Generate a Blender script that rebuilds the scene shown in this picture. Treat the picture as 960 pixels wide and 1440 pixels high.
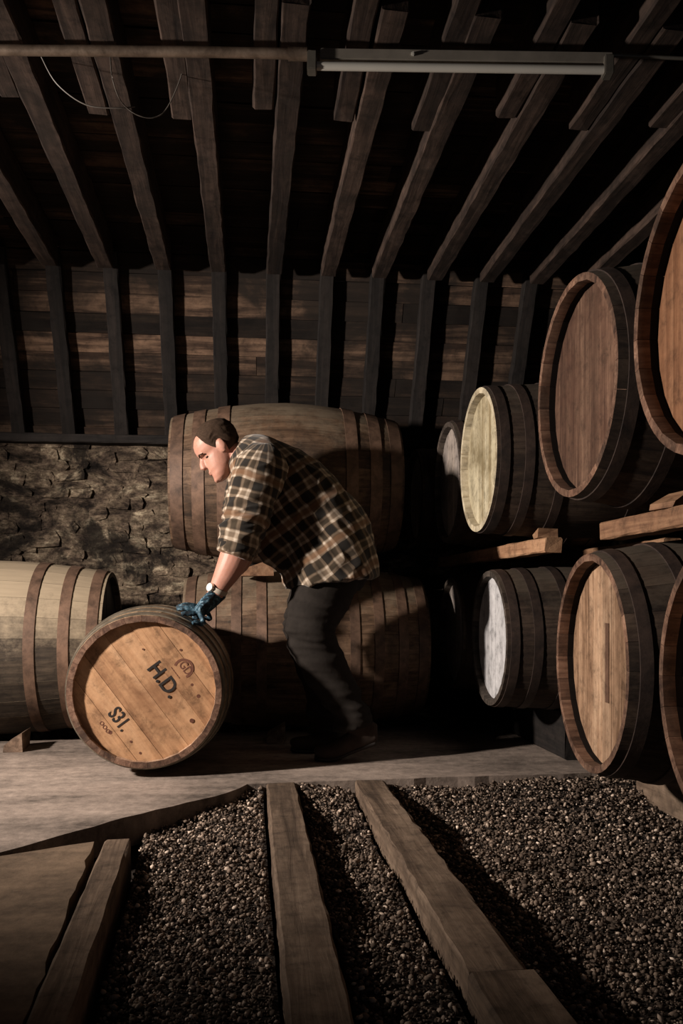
import bpy, bmesh, math, random
import numpy as np
from mathutils import Vector, Matrix, noise

for o in list(bpy.data.objects):
    bpy.data.objects.remove(o)
SC = bpy.context.scene
COL = SC.collection
PI = math.pi

# ------------------------------------------------------------------ camera
YAW = math.radians(6.0)
F = 1250.0            # focal length in pixels of the 960x1440 frame
CAMZ = 0.72
HOR = 840.0           # row of the horizon
FWD = Vector((math.sin(YAW), math.cos(YAW), 0))
RGT = Vector((math.cos(YAW), -math.sin(YAW), 0))
UP = Vector((0, 0, 1))
CAM = Vector((0, 0, CAMZ))
cam = bpy.data.cameras.new('camera')
cam.sensor_fit = 'HORIZONTAL'; cam.sensor_width = 24.0
cam.lens = 24.0 * F / 960.0
cam.shift_y = (HOR - 720.0) / 960.0
cam.clip_start = 0.05
camo = bpy.data.objects.new('camera', cam); COL.objects.link(camo)
camo.location = CAM; camo.rotation_euler = (PI / 2, 0, -YAW)
SC.camera = camo

# ------------------------------------------------------------------ world and light
w = bpy.data.worlds.new('world'); SC.world = w; w.use_nodes = True
w.node_tree.nodes['Background'].inputs[0].default_value = (0.88, 0.90, 1.0, 1)
w.node_tree.nodes['Background'].inputs[1].default_value = 0.045

def spot(name, loc, target, power, angle, blend, radius, color):
    l = bpy.data.lights.new(name, 'SPOT')
    l.energy = power; l.spot_size = math.radians(angle); l.spot_blend = blend
    l.shadow_soft_size = radius; l.color = color
    o = bpy.data.objects.new(name, l); COL.objects.link(o)
    o.location = loc
    d = Vector(target) - Vector(loc)
    o.rotation_euler = d.to_track_quat('-Z', 'Y').to_euler()
    return o
spot('work_lamp', (-2.9, 2.45, 1.65), (0.4, 4.0, 0.9), 1200, 92, 1.0, 0.09, (1.0, 0.87, 0.77))

SC.view_settings.view_transform = 'Standard'
SC.view_settings.look = 'None'
SC.view_settings.gamma = 1.0
SC.view_settings.use_curve_mapping = False
SC.view_settings.exposure = 0.0

# ------------------------------------------------------------------ helpers
def at(px, py, d):
    """pixel of the photograph at camera depth d -> world point"""
    return CAM + RGT * ((px - 480.0) / F * d) + UP * ((HOR - py) / F * d) + FWD * d

def at_y(px, py, Y):
    v = RGT * ((px - 480.0) / F) + UP * ((HOR - py) / F) + FWD
    return CAM + v * (Y / v.y)

def tag(o, label=None, cat=None, group=None, kind=None):
    if label: o['label'] = label
    if cat: o['category'] = cat
    if group: o['group'] = group
    if kind: o['kind'] = kind
    return o

def empty(name, loc=(0, 0, 0), rot=(0, 0, 0)):
    o = bpy.data.objects.new(name, None); COL.objects.link(o)
    o.location = loc; o.rotation_euler = rot; o.empty_display_size = 0.1
    return o

def link(name, me, mat=None, parent=None, loc=(0, 0, 0), rot=(0, 0, 0)):
    o = bpy.data.objects.new(name, me); COL.objects.link(o)
    if mat is not None and len(me.materials) == 0: me.materials.append(mat)
    o.location = loc; o.rotation_euler = rot
    if parent is not None: o.parent = parent
    return o

def mesh_from(name, v, f, sharp=None):
    me = bpy.data.meshes.new(name); me.from_pydata([tuple(x) for x in v], [], f); me.update()
    if sharp is not None: smooth(me, sharp)
    return me

def smooth(me, ang=40):
    me.polygons.foreach_set('use_smooth', [True] * len(me.polygons))
    me.set_sharp_from_angle(angle=math.radians(ang))

def bm_mesh(name, bm, sharp=None):
    bmesh.ops.recalc_face_normals(bm, faces=bm.faces[:])
    me = bpy.data.meshes.new(name); bm.to_mesh(me); bm.free()
    if sharp is not None: smooth(me, sharp)
    return me

def box_bm(sx, sy, sz, segs=1, jit=0.0, seed=0, bev=0.0):
    """box of full sizes about the origin, long axis Y cut in segs, edges worn by jit"""
    bm = bmesh.new()
    rng = random.Random(seed)
    rings = []
    for i in range(segs + 1):
        y = -sy / 2 + sy * i / segs
        b = bev
        pts = [(-sx/2+b, -sz/2), (sx/2-b, -sz/2), (sx/2, -sz/2+b), (sx/2, sz/2-b), (sx/2-b, sz/2), (-sx/2+b, sz/2), (-sx/2, sz/2-b), (-sx/2, -sz/2+b)] if b > 0 else \
              [(-sx/2, -sz/2), (sx/2, -sz/2), (sx/2, sz/2), (-sx/2, sz/2)]
        r = []
        for (x, z) in pts:
            r.append(bm.verts.new((x + rng.uniform(-jit, jit), y + rng.uniform(-jit, jit), z + rng.uniform(-jit, jit) * 0.7)))
        rings.append(r)
    n = len(rings[0])
    for i in range(segs):
        for k in range(n):
            bm.faces.new((rings[i][k], rings[i][(k+1) % n], rings[i+1][(k+1) % n], rings[i+1][k]))
    bm.faces.new(rings[0]); bm.faces.new(rings[-1])
    return bm

def tube_bm(pts, r, segs=8):
    bm = bmesh.new(); rings = []
    pts = [Vector(p) for p in pts]
    for i, p in enumerate(pts):
        t = (pts[min(i+1, len(pts)-1)] - pts[max(i-1, 0)]).normalized()
        a = t.cross(Vector((0, 0, 1)))
        if a.length < 0.05: a = t.cross(Vector((1, 0, 0)))
        a.normalize(); b = t.cross(a)
        rr = r[i] if isinstance(r, (list, tuple)) else r
        rings.append([bm.verts.new(p + a*math.cos(q)*rr + b*math.sin(q)*rr) for q in [2*PI*k/segs for k in range(segs)]])
    for i in range(len(rings)-1):
        for k in range(segs):
            bm.faces.new((rings[i][k], rings[i][(k+1) % segs], rings[i+1][(k+1) % segs], rings[i+1][k]))
    bm.faces.new(rings[0]); bm.faces.new(rings[-1])
    return bm

# ------------------------------------------------------------------ materials
class NT:
    def __init__(s, name):
        s.m = bpy.data.materials.new(name); s.m.use_nodes = True
        s.t = s.m.node_tree; s.b = s.t.nodes['Principled BSDF']
    def n(s, typ, **kw):
        x = s.t.nodes.new(typ)
        for k, v in kw.items():
            if k.startswith('i_'):
                key = k[2:]; key = int(key) if key.isdigit() else key.replace('_', ' ')
                x.inputs[key].default_value = v
            else: setattr(x, k, v)
        return x
    def l(s, a, b): s.t.links.new(a, b)
    def math(s, op, a, b=None, clamp=False):
        x = s.t.nodes.new('ShaderNodeMath'); x.operation = op; x.use_clamp = clamp
        for i, v in enumerate((a, b)):
            if v is None: continue
            if isinstance(v, (int, float)): x.inputs[i].default_value = v
            else: s.l(v, x.inputs[i])
        return x.outputs[0]
    def ramp(s, fac, stops, interp='LINEAR'):
        x = s.t.nodes.new('ShaderNodeValToRGB'); e = x.color_ramp.elements; x.color_ramp.interpolation = interp
        while len(e) < len(stops): e.new(0.5)
        for i, (p, c) in enumerate(stops):
            e[i].position = p
            e[i].color = (c, c, c, 1) if isinstance(c, (int, float)) else (*c, 1)
        s.l(fac, x.inputs[0]); return x.outputs[0]
    def mix(s, fac, a, b, mode='MIX'):
        x = s.t.nodes.new('ShaderNodeMix'); x.data_type = 'RGBA'; x.blend_type = mode
        for sock, v in ((x.inputs[0], fac), (x.inputs[6], a), (x.inputs[7], b)):
            if isinstance(v, (int, float)): sock.default_value = v
            elif isinstance(v, tuple): sock.default_value = (*v, 1)
            else: s.l(v, sock)
        return x.outputs[2]
    def noise(s, vec, scale, detail=4, rough=0.55, dist=0.0):
        x = s.n('ShaderNodeTexNoise'); x.inputs['Scale'].default_value = scale
        x.inputs['Detail'].default_value = detail; x.inputs['Roughness'].default_value = rough
        x.inputs['Distortion'].default_value = dist
        s.l(vec, x.inputs['Vector']); return x.outputs[0]
    def mapping(s, vec, scale=(1, 1, 1), loc=None):
        x = s.n('ShaderNodeMapping'); x.inputs['Scale'].default_value = scale
        s.l(vec, x.inputs[0])
        if loc is not None: s.l(loc, x.inputs[1])
        return x.outputs[0]
    def bump(s, h, strength, dist=0.01):
        x = s.n('ShaderNodeBump'); x.inputs['Strength'].default_value = strength; x.inputs['Distance'].default_value = dist
        s.l(h, x.inputs['Height']); s.l(x.outputs[0], s.b.inputs['Normal'])
    def out(s, col, rough=0.8, spec=0.3, metal=0.0):
        if isinstance(col, tuple): s.b.inputs['Base Color'].default_value = (*col, 1)
        else: s.l(col, s.b.inputs['Base Color'])
        if isinstance(rough, (int, float)): s.b.inputs['Roughness'].default_value = rough
        else: s.l(rough, s.b.inputs['Roughness'])
        s.b.inputs['Specular IOR Level'].default_value = spec
        s.b.inputs['Metallic'].default_value = metal
        return s.m

def wood(name, dark, mid, light, axis='x', var=0.5, grain=1.0, rough=0.75, dust=None, stain=0.5, stain_col=(0.012, 0.009, 0.007), bump=0.5, stain_scale=3.0, dusty=(0.25, 0.8), stain_lo=0.5, grime=0.8):
    t = NT(name)
    tc = t.n('ShaderNodeTexCoord'); oi = t.n('ShaderNodeObjectInfo'); geo = t.n('ShaderNodeNewGeometry')
    off = t.math('MULTIPLY', oi.outputs['Random'], 37.0)
    cb = t.n('ShaderNodeCombineXYZ')
    for i in range(3): t.l(off, cb.inputs[i])
    sc = {'x': (3, 45, 45), 'y': (45, 3, 45), 'z': (45, 45, 3)}[axis]
    v = t.mapping(tc.outputs['Object'], tuple(q * grain for q in sc), cb.outputs[0])
    g = t.noise(v, 1.0, 6, 0.65, 0.6)
    v2 = t.mapping(tc.outputs['Object'], tuple(q * grain * 0.18 for q in sc), cb.outputs[0])
    g2 = t.noise(v2, 1.0, 3, 0.5, 0.3)
    f = t.math('ADD', t.math('MULTIPLY', g, 0.6), t.math('MULTIPLY', g2, 0.4))
    col = t.ramp(f, [(0.36, dark), (0.49, mid), (0.62, light)])
    gr = t.ramp(t.noise(geo.outputs['Position'], 17, 9, 0.74, 0.2), [(0.36, 0.42), (0.48, 0.92), (0.64, 1.2)])
    col = t.mix(grime, col, gr, 'MULTIPLY')
    br = t.math('ADD', t.math('MULTIPLY', oi.outputs['Random'], var), 1.0 - var * 0.5)
    cc = t.n('ShaderNodeCombineColor')
    for i in range(3): t.l(br, cc.inputs[i])
    col = t.mix(1.0, col, cc.outputs[0], 'MULTIPLY')
    wn = t.noise(geo.outputs['Position'], stain_scale, 6, 0.62, 0.4)
    sm = t.ramp(wn, [(stain_lo, 0.0), (stain_lo + 0.16, 1.0)])
    col = t.mix(t.math('MULTIPLY', sm, stain), col, stain_col)
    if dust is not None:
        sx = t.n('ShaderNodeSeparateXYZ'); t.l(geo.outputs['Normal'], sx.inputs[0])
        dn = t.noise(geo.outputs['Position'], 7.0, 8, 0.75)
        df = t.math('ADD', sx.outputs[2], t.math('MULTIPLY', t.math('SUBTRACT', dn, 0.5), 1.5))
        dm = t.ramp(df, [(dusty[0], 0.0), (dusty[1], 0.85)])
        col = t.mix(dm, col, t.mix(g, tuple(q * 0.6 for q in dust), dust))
    t.bump(f, bump, 0.006)
    return t.out(col, rough, 0.25)

def plain(name, col, rough=0.6, metal=0.0, nscale=20, var=0.4, spec=0.4, bump=0.1):
    t = NT(name)
    tc = t.n('ShaderNodeTexCoord')
    n = t.noise(tc.outputs['Object'], nscale, 5, 0.6)
    c = t.mix(n, tuple(q * (1 - var) for q in col), tuple(min(1, q * (1 + var)) for q in col))
    t.bump(n, bump, 0.004)
    return t.out(c, rough, spec, metal)

def rust(name, c1, c2, rough=0.6, metal=0.4):
    t = NT(name)
    geo = t.n('ShaderNodeNewGeometry'); oi = t.n('ShaderNodeObjectInfo')
    n = t.noise(geo.outputs['Position'], 14, 7, 0.68, 0.3)
    c = t.ramp(n, [(0.33, c1), (0.62, c2)])
    br = t.math('ADD', t.math('MULTIPLY', oi.outputs['Random'], 0.5), 0.75)
    cc = t.n('ShaderNodeCombineColor')
    for i in range(3): t.l(br, cc.inputs[i])
    c = t.mix(1.0, c, cc.outputs[0], 'MULTIPLY')
    n2 = t.noise(geo.outputs['Position'], 90, 3, 0.6)
    t.bump(n2, 0.25, 0.002)
    return t.out(c, rough, 0.4, metal)

M = {}
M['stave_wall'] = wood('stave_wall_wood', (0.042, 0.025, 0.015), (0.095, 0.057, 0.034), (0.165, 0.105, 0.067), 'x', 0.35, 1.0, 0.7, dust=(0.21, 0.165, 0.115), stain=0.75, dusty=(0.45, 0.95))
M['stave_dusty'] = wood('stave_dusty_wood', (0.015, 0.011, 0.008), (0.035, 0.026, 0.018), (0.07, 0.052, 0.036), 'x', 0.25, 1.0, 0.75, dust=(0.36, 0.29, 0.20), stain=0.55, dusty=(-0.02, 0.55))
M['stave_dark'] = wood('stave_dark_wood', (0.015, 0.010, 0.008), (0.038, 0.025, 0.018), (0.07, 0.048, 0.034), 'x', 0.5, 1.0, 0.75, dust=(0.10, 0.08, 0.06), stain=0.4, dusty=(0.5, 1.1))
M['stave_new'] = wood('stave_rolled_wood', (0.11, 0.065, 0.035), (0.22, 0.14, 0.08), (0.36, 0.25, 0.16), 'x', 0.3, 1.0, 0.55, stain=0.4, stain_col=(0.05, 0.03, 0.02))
M['stave_oak'] = wood('stave_oak_wood', (0.07, 0.035, 0.02), (0.15, 0.085, 0.05), (0.24, 0.15, 0.095), 'x', 0.5, 1.0, 0.65, stain=0.45)
M['chime_oak'] = wood('chime_oak', (0.05, 0.025, 0.016), (0.12, 0.065, 0.042), (0.20, 0.12, 0.08), 'x', 0.7, 1.0, 0.7, stain=0.5, stain_scale=7)
M['chime_lit'] = wood('chime_lit_oak', (0.16, 0.09, 0.055), (0.30, 0.19, 0.125), (0.45, 0.31, 0.22), 'x', 0.4, 1.0, 0.6, stain=0.5, stain_col=(0.06, 0.035, 0.02), stain_scale=6)  # rolled cask's inner chamfer; the light it catches is put into the colour
M['chime_cream'] = wood('chime_whitewash', (0.24, 0.19, 0.12), (0.38, 0.33, 0.23), (0.47, 0.42, 0.31), 'x', 0.3, 1.0, 0.7, stain=0.4, stain_col=(0.15, 0.11, 0.07), stain_scale=7)
M['chime_dark'] = wood('chime_dark', (0.02, 0.016, 0.013), (0.05, 0.04, 0.033), (0.10, 0.08, 0.065), 'x', 0.4, 1.0, 0.7, stain=0.3)
M['croze'] = plain('croze_shade', (0.010, 0.008, 0.007), 0.9, 0, 30, 0.4, 0.1)  # shade of the recess behind the chime, put into a near-black colour
M['hoop_rust'] = rust('rusty_hoop_metal', (0.05, 0.030, 0.020), (0.15, 0.09, 0.060), 0.65, 0.25)
M['hoop_dark'] = rust('dark_hoop_metal', (0.015, 0.011, 0.010), (0.05, 0.033, 0.026), 0.6, 0.3)
M['hoop_galv'] = rust('galvanised_hoop_metal', (0.10, 0.085, 0.065), (0.30, 0.26, 0.20), 0.42, 0.7)
M['head_oak'] = wood('head_pale_oak', (0.10, 0.055, 0.03), (0.25, 0.155, 0.095), (0.38, 0.26, 0.17), 'z', 0.45, 0.8, 0.65, stain=0.5, stain_col=(0.09, 0.05, 0.028), stain_scale=5)
M['head_red'] = wood('head_reddish_oak', (0.04, 0.019, 0.012), (0.092, 0.050, 0.032), (0.165, 0.098, 0.064), 'z', 0.5, 0.8, 0.65, stain=0.45, stain_col=(0.05, 0.022, 0.014), stain_scale=5)
M['head_orange'] = wood('head_orange_oak', (0.11, 0.045, 0.02), (0.21, 0.10, 0.05), (0.29, 0.15, 0.08), 'z', 0.3, 0.7, 0.6, stain=0.25, stain_col=(0.12, 0.05, 0.025), stain_scale=4)
M['head_rolled'] = wood('head_rolled_oak', (0.24, 0.125, 0.065), (0.40, 0.228, 0.122), (0.50, 0.305, 0.175), 'z', 0.05, 0.4, 0.5, stain=0.6, stain_col=(0.17, 0.08, 0.04), stain_scale=4.5, bump=0.25, stain_lo=0.52)
M['head_white'] = wood('head_worn_whitewash', (0.20, 0.15, 0.08), (0.38, 0.335, 0.225), (0.50, 0.455, 0.33), 'z', 0.15, 0.6, 0.6, stain=0.75, stain_col=(0.13, 0.10, 0.05), stain_scale=3.6, stain_lo=0.47)
M['head_paint'] = wood('head_white_paint', (0.28, 0.28, 0.29), (0.42, 0.42, 0.43), (0.50, 0.50, 0.51), 'z', 0.1, 0.5, 0.5, stain=0.2, stain_col=(0.2, 0.2, 0.2))
M['head_grey'] = wood('head_grey_paint', (0.14, 0.12, 0.11), (0.24, 0.21, 0.19), (0.33, 0.28, 0.24), 'z', 0.15, 0.5, 0.6, stain=0.25, stain_col=(0.08, 0.07, 0.07))
M['head_black'] = wood('head_black_paint', (0.010, 0.010, 0.012), (0.018, 0.018, 0.021), (0.03, 0.03, 0.034), 'z', 0.2, 0.5, 0.5, stain=0.2)
M['rail'] = wood('rail_timber', (0.05, 0.034, 0.023), (0.115, 0.080, 0.055), (0.19, 0.138, 0.098), 'y', 0.2, 0.7, 0.8, stain=0.5, stain_col=(0.06, 0.042, 0.03), stain_scale=6, bump=0.8)
M['runner'] = wood('runner_timber', (0.12, 0.06, 0.035), (0.23, 0.125, 0.07), (0.32, 0.19, 0.11), 'y', 0.4, 0.8, 0.75, stain=0.35, stain_col=(0.07, 0.035, 0.02), bump=0.6)
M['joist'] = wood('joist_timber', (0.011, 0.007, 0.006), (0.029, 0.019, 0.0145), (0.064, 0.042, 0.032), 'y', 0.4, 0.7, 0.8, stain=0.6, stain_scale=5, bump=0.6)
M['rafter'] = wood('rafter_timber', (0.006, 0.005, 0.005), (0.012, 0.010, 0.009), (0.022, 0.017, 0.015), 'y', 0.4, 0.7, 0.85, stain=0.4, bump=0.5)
M['sark'] = wood('sarking_board', (0.007, 0.004, 0.003), (0.028, 0.0165, 0.011), (0.115, 0.072, 0.047), 'x', 1.6, 0.55, 0.85, stain=0.9, stain_scale=2.2, stain_lo=0.42, bump=0.7)
M['fix_wood'] = wood('splice_wood', (0.07, 0.045, 0.03), (0.15, 0.10, 0.07), (0.24, 0.17, 0.12), 'y', 0.4, 0.7, 0.8, stain=0.4)

def concrete(name, base, seedoff=0.0):
    t = NT(name); geo = t.n('ShaderNodeNewGeometry')
    p = geo.outputs['Position']
    n1 = t.noise(p, 1.6, 8, 0.66, 0.5)
    n2 = t.noise(p, 22, 6, 0.7)
    v = t.mapping(p, (1.2, 6, 1)); n3 = t.noise(v, 1.0, 5, 0.6, 0.8)
    f = t.math('ADD', t.math('ADD', t.math('MULTIPLY', n1, 0.42), t.math('MULTIPLY', n2, 0.30)), t.math('MULTIPLY', n3, 0.28))
    c = t.ramp(f, [(0.38, tuple(q * 0.33 for q in base)), (0.5, base), (0.60, tuple(min(1, q * 1.6) for q in base))])
    h = t.math('ADD', t.math('MULTIPLY', n2, 0.4), n1)
    t.bump(h, 0.35, 0.02)
    return t.out(c, 0.85, 0.25)
M['slab'] = concrete('worn_concrete', (0.205, 0.165, 0.138))
M['board'] = concrete('worn_floor_sheet', (0.115, 0.080, 0.053))

def soil():
    t = NT('dark_soil'); geo = t.n('ShaderNodeNewGeometry')
    n = t.noise(geo.outputs['Position'], 60, 6, 0.7)
    c = t.ramp(n, [(0.35, (0.012, 0.010, 0.009)), (0.7, (0.075, 0.06, 0.05))])
    t.bump(n, 1.0, 0.02)
    return t.out(c, 0.95, 0.1)
M['soil'] = soil()

def gravel_mat():
    t = NT('gravel_chips'); a = t.n('ShaderNodeAttribute', attribute_name='tint')
    c = t.ramp(a.outputs['Fac'], [(0.0, (0.022, 0.016, 0.012)), (0.42, (0.095, 0.070, 0.053)), (0.72, (0.27, 0.205, 0.158)), (1.0, (0.80, 0.66, 0.54))])
    return t.out(c, 0.85, 0.15)
M['gravel'] = gravel_mat()

def stone_mat(name, lo):
    t = NT(name); geo = t.n('ShaderNodeNewGeometry'); oi = t.n('ShaderNodeObjectInfo')
    p = geo.outputs['Position']
    n1 = t.noise(t.mapping(p, (0.75, 1, 1.7)), 5.0, 10, 0.74, 0.5)
    n2 = t.noise(t.mapping(p, (0.8, 1, 1.4)), 30, 7, 0.72)
    c = t.ramp(n1, [(0.37, (0.026, 0.020, 0.016)), (0.46, (0.13, 0.095, 0.070)), (0.54, (0.28, 0.215, 0.15)), (0.62, (0.62, 0.52, 0.37))])
    k = t.ramp(n2, [(0.36, 0.35), (0.62, 1.3)])
    c = t.mix(1.0, c, k, 'MULTIPLY')
    br = t.math('ADD', t.math('MULTIPLY', oi.outputs['Random'], 0.4), 0.8)
    cc = t.n('ShaderNodeCombineColor')
    for i in range(3): t.l(br, cc.inputs[i])
    c = t.mix(1.0, c, cc.outputs[0], 'MULTIPLY')
    soot = t.ramp(t.noise(p, 2.3, 7, 0.68, 0.8), [(0.50, 0.0), (0.59, 0.9)])
    c = t.mix(soot, c, (0.012, 0.010, 0.009))
    t.bump(t.math('ADD', n2, t.math('MULTIPLY', n1, 1.5)), 1.0, 0.03)
    return t.out(c, 0.92, 0.15)
M['stone'] = stone_mat('rubble_stone', 0)
M['mortar'] = stone_mat('lime_mortar', 0)
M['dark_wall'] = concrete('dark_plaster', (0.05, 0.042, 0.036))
M['enamel'] = plain('grey_enamel', (0.22, 0.20, 0.17), 0.4, 0.3, 15, 0.35)
M['tube'] = plain('frosted_glass_tube', (0.42, 0.41, 0.37), 0.18, 0.0, 8, 0.1, 0.6, 0.0)
M['cap'] = plain('fixture_cap', (0.14, 0.13, 0.11), 0.4, 0.5, 30, 0.3)
M['pipe'] = rust('conduit_metal', (0.06, 0.042, 0.03), (0.16, 0.12, 0.09), 0.45, 0.5)
M['wire'] = plain('wire_sheath', (0.09, 0.08, 0.07), 0.5)
M['ink'] = plain('stencil_ink', (0.012, 0.009, 0.008), 0.7, 0, 120, 0.6)
M['ink_brown'] = plain('faded_brown_ink', (0.13, 0.05, 0.028), 0.7, 0, 120, 0.5)
M['knot'] = plain('nail_stain', (0.10, 0.035, 0.018), 0.7, 0, 60, 0.5)

# ------------------------------------------------------------------ floor
def poly_slab(name, pts, z0, z1, mat, edge_jit=0.0, seed=0):
    """upright prism over a polygon; edges cut finely and worn a little"""
    rng = random.Random(seed); out = []
    n = len(pts)
    for i in range(n):
        a, b = Vector(pts[i]), Vector(pts[(i+1) % n])
        m = max(1, int((b - a).length / 0.06)) if edge_jit else 1
        for k in range(m):
            p = a.lerp(b, k / m)
            if edge_jit: p = p + Vector((rng.uniform(-1, 1), rng.uniform(-1, 1))) * edge_jit
            out.append(p)
    bm = bmesh.new()
    top = [bm.verts.new((p.x, p.y, z1)) for p in out]
    ft = bm.faces.new(top)
    r = bmesh.ops.extrude_face_region(bm, geom=[ft])
    for v in [g for g in r['geom'] if isinstance(g, bmesh.types.BMVert)]: v.co.z = z0
    bmesh.ops.triangulate(bm, faces=[f for f in bm.faces if len(f.verts) > 4])
    return link(name, bm_mesh(name, bm), mat)

GZ = -0.075
o = poly_slab('floor', [(-4.8, -0.6), (3.8, -0.6), (3.8, 5.6), (-4.8, 5.6)], -0.35, -0.13, M['soil']); tag(o, 'dark earth floor under the gravel and casks', kind='structure')
slab_pts = [(-4.2, 0.9), (-0.98, 2.28), (-0.69, 2.60), (-0.40, 2.97), (-0.075, 3.30), (0.0, 3.45), (0.40, 3.475), (1.40, 3.52), (3.6, 3.60), (3.6, 5.25), (1.94, 5.10), (0.96, 4.92), (-1.25, 4.60), (-4.2, 4.25)]
o = poly_slab('floor_slab', slab_pts, -0.10, 0.0, M['slab'], 0.006, 3)
tag(o, 'worn grey concrete walkway slab crossing the cellar floor', kind='structure')

board_pts = [(-0.455, 2.695), (-0.375, 1.50), (-0.33, 0.75), (-2.2, 0.75), (-2.2, 1.66), (-1.07, 2.19), (-0.72, 2.56)]
o = poly_slab('floor_sheet', board_pts, -0.07, -0.004, M['board'], 0.005, 5)
tag(o, 'brown worn floor sheet beside the gravel bed', kind='structure')

def timber(name, a, b, w, h, mat, seed=0, jit=0.003, bev=0.006, parent=None, roll=0.0):
    """squared timber between the centres of its two end faces"""
    a, b = Vector(a), Vector(b); L = (b - a).length
    segs = max(2, int(L / 0.07))
    me = bm_mesh(name, box_bm(w, L, h, segs, jit, seed, bev))
    o = link(name, me, mat, parent)
    q = (b - a).to_track_quat('Y', 'Z')
    o.rotation_mode = 'XYZ'; o.rotation_euler = (q @ __import__('mathutils').Quaternion((0, 1, 0), roll)).to_euler()
    o.location = (a + b) / 2
    return o

H = 0.125
tag(timber('timber_rail', (-0.385, 2.70, -H/2), (-0.305, 0.75, -H/2), 0.075, H, M['rail'], 11, 0.0022), 'narrow brown timber edging the floor sheet and gravel', 'rail')
tag(timber('timber_rail', (0.128, 3.455, -H/2), (0.122, 0.75, -H/2), 0.114, H, M['rail'], 12, 0.0025), 'single-length squared timber rail between two strips of gravel', 'rail')
tag(timber('timber_rail', (0.473, 3.465, -H/2), (0.480, 1.675, -H/2), 0.118, H, M['rail'], 13, 0.0045), 'rough-edged timber rail abutting the concrete slab, butted to another rail', 'rail')
tag(timber('timber_rail', (0.487, 1.668, -H/2), (0.500, 0.75, -H/2), 0.135, H, M['rail'], 14, 0.0025), 'wider timber rail butted to the end of the rough-edged rail', 'rail')

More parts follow.
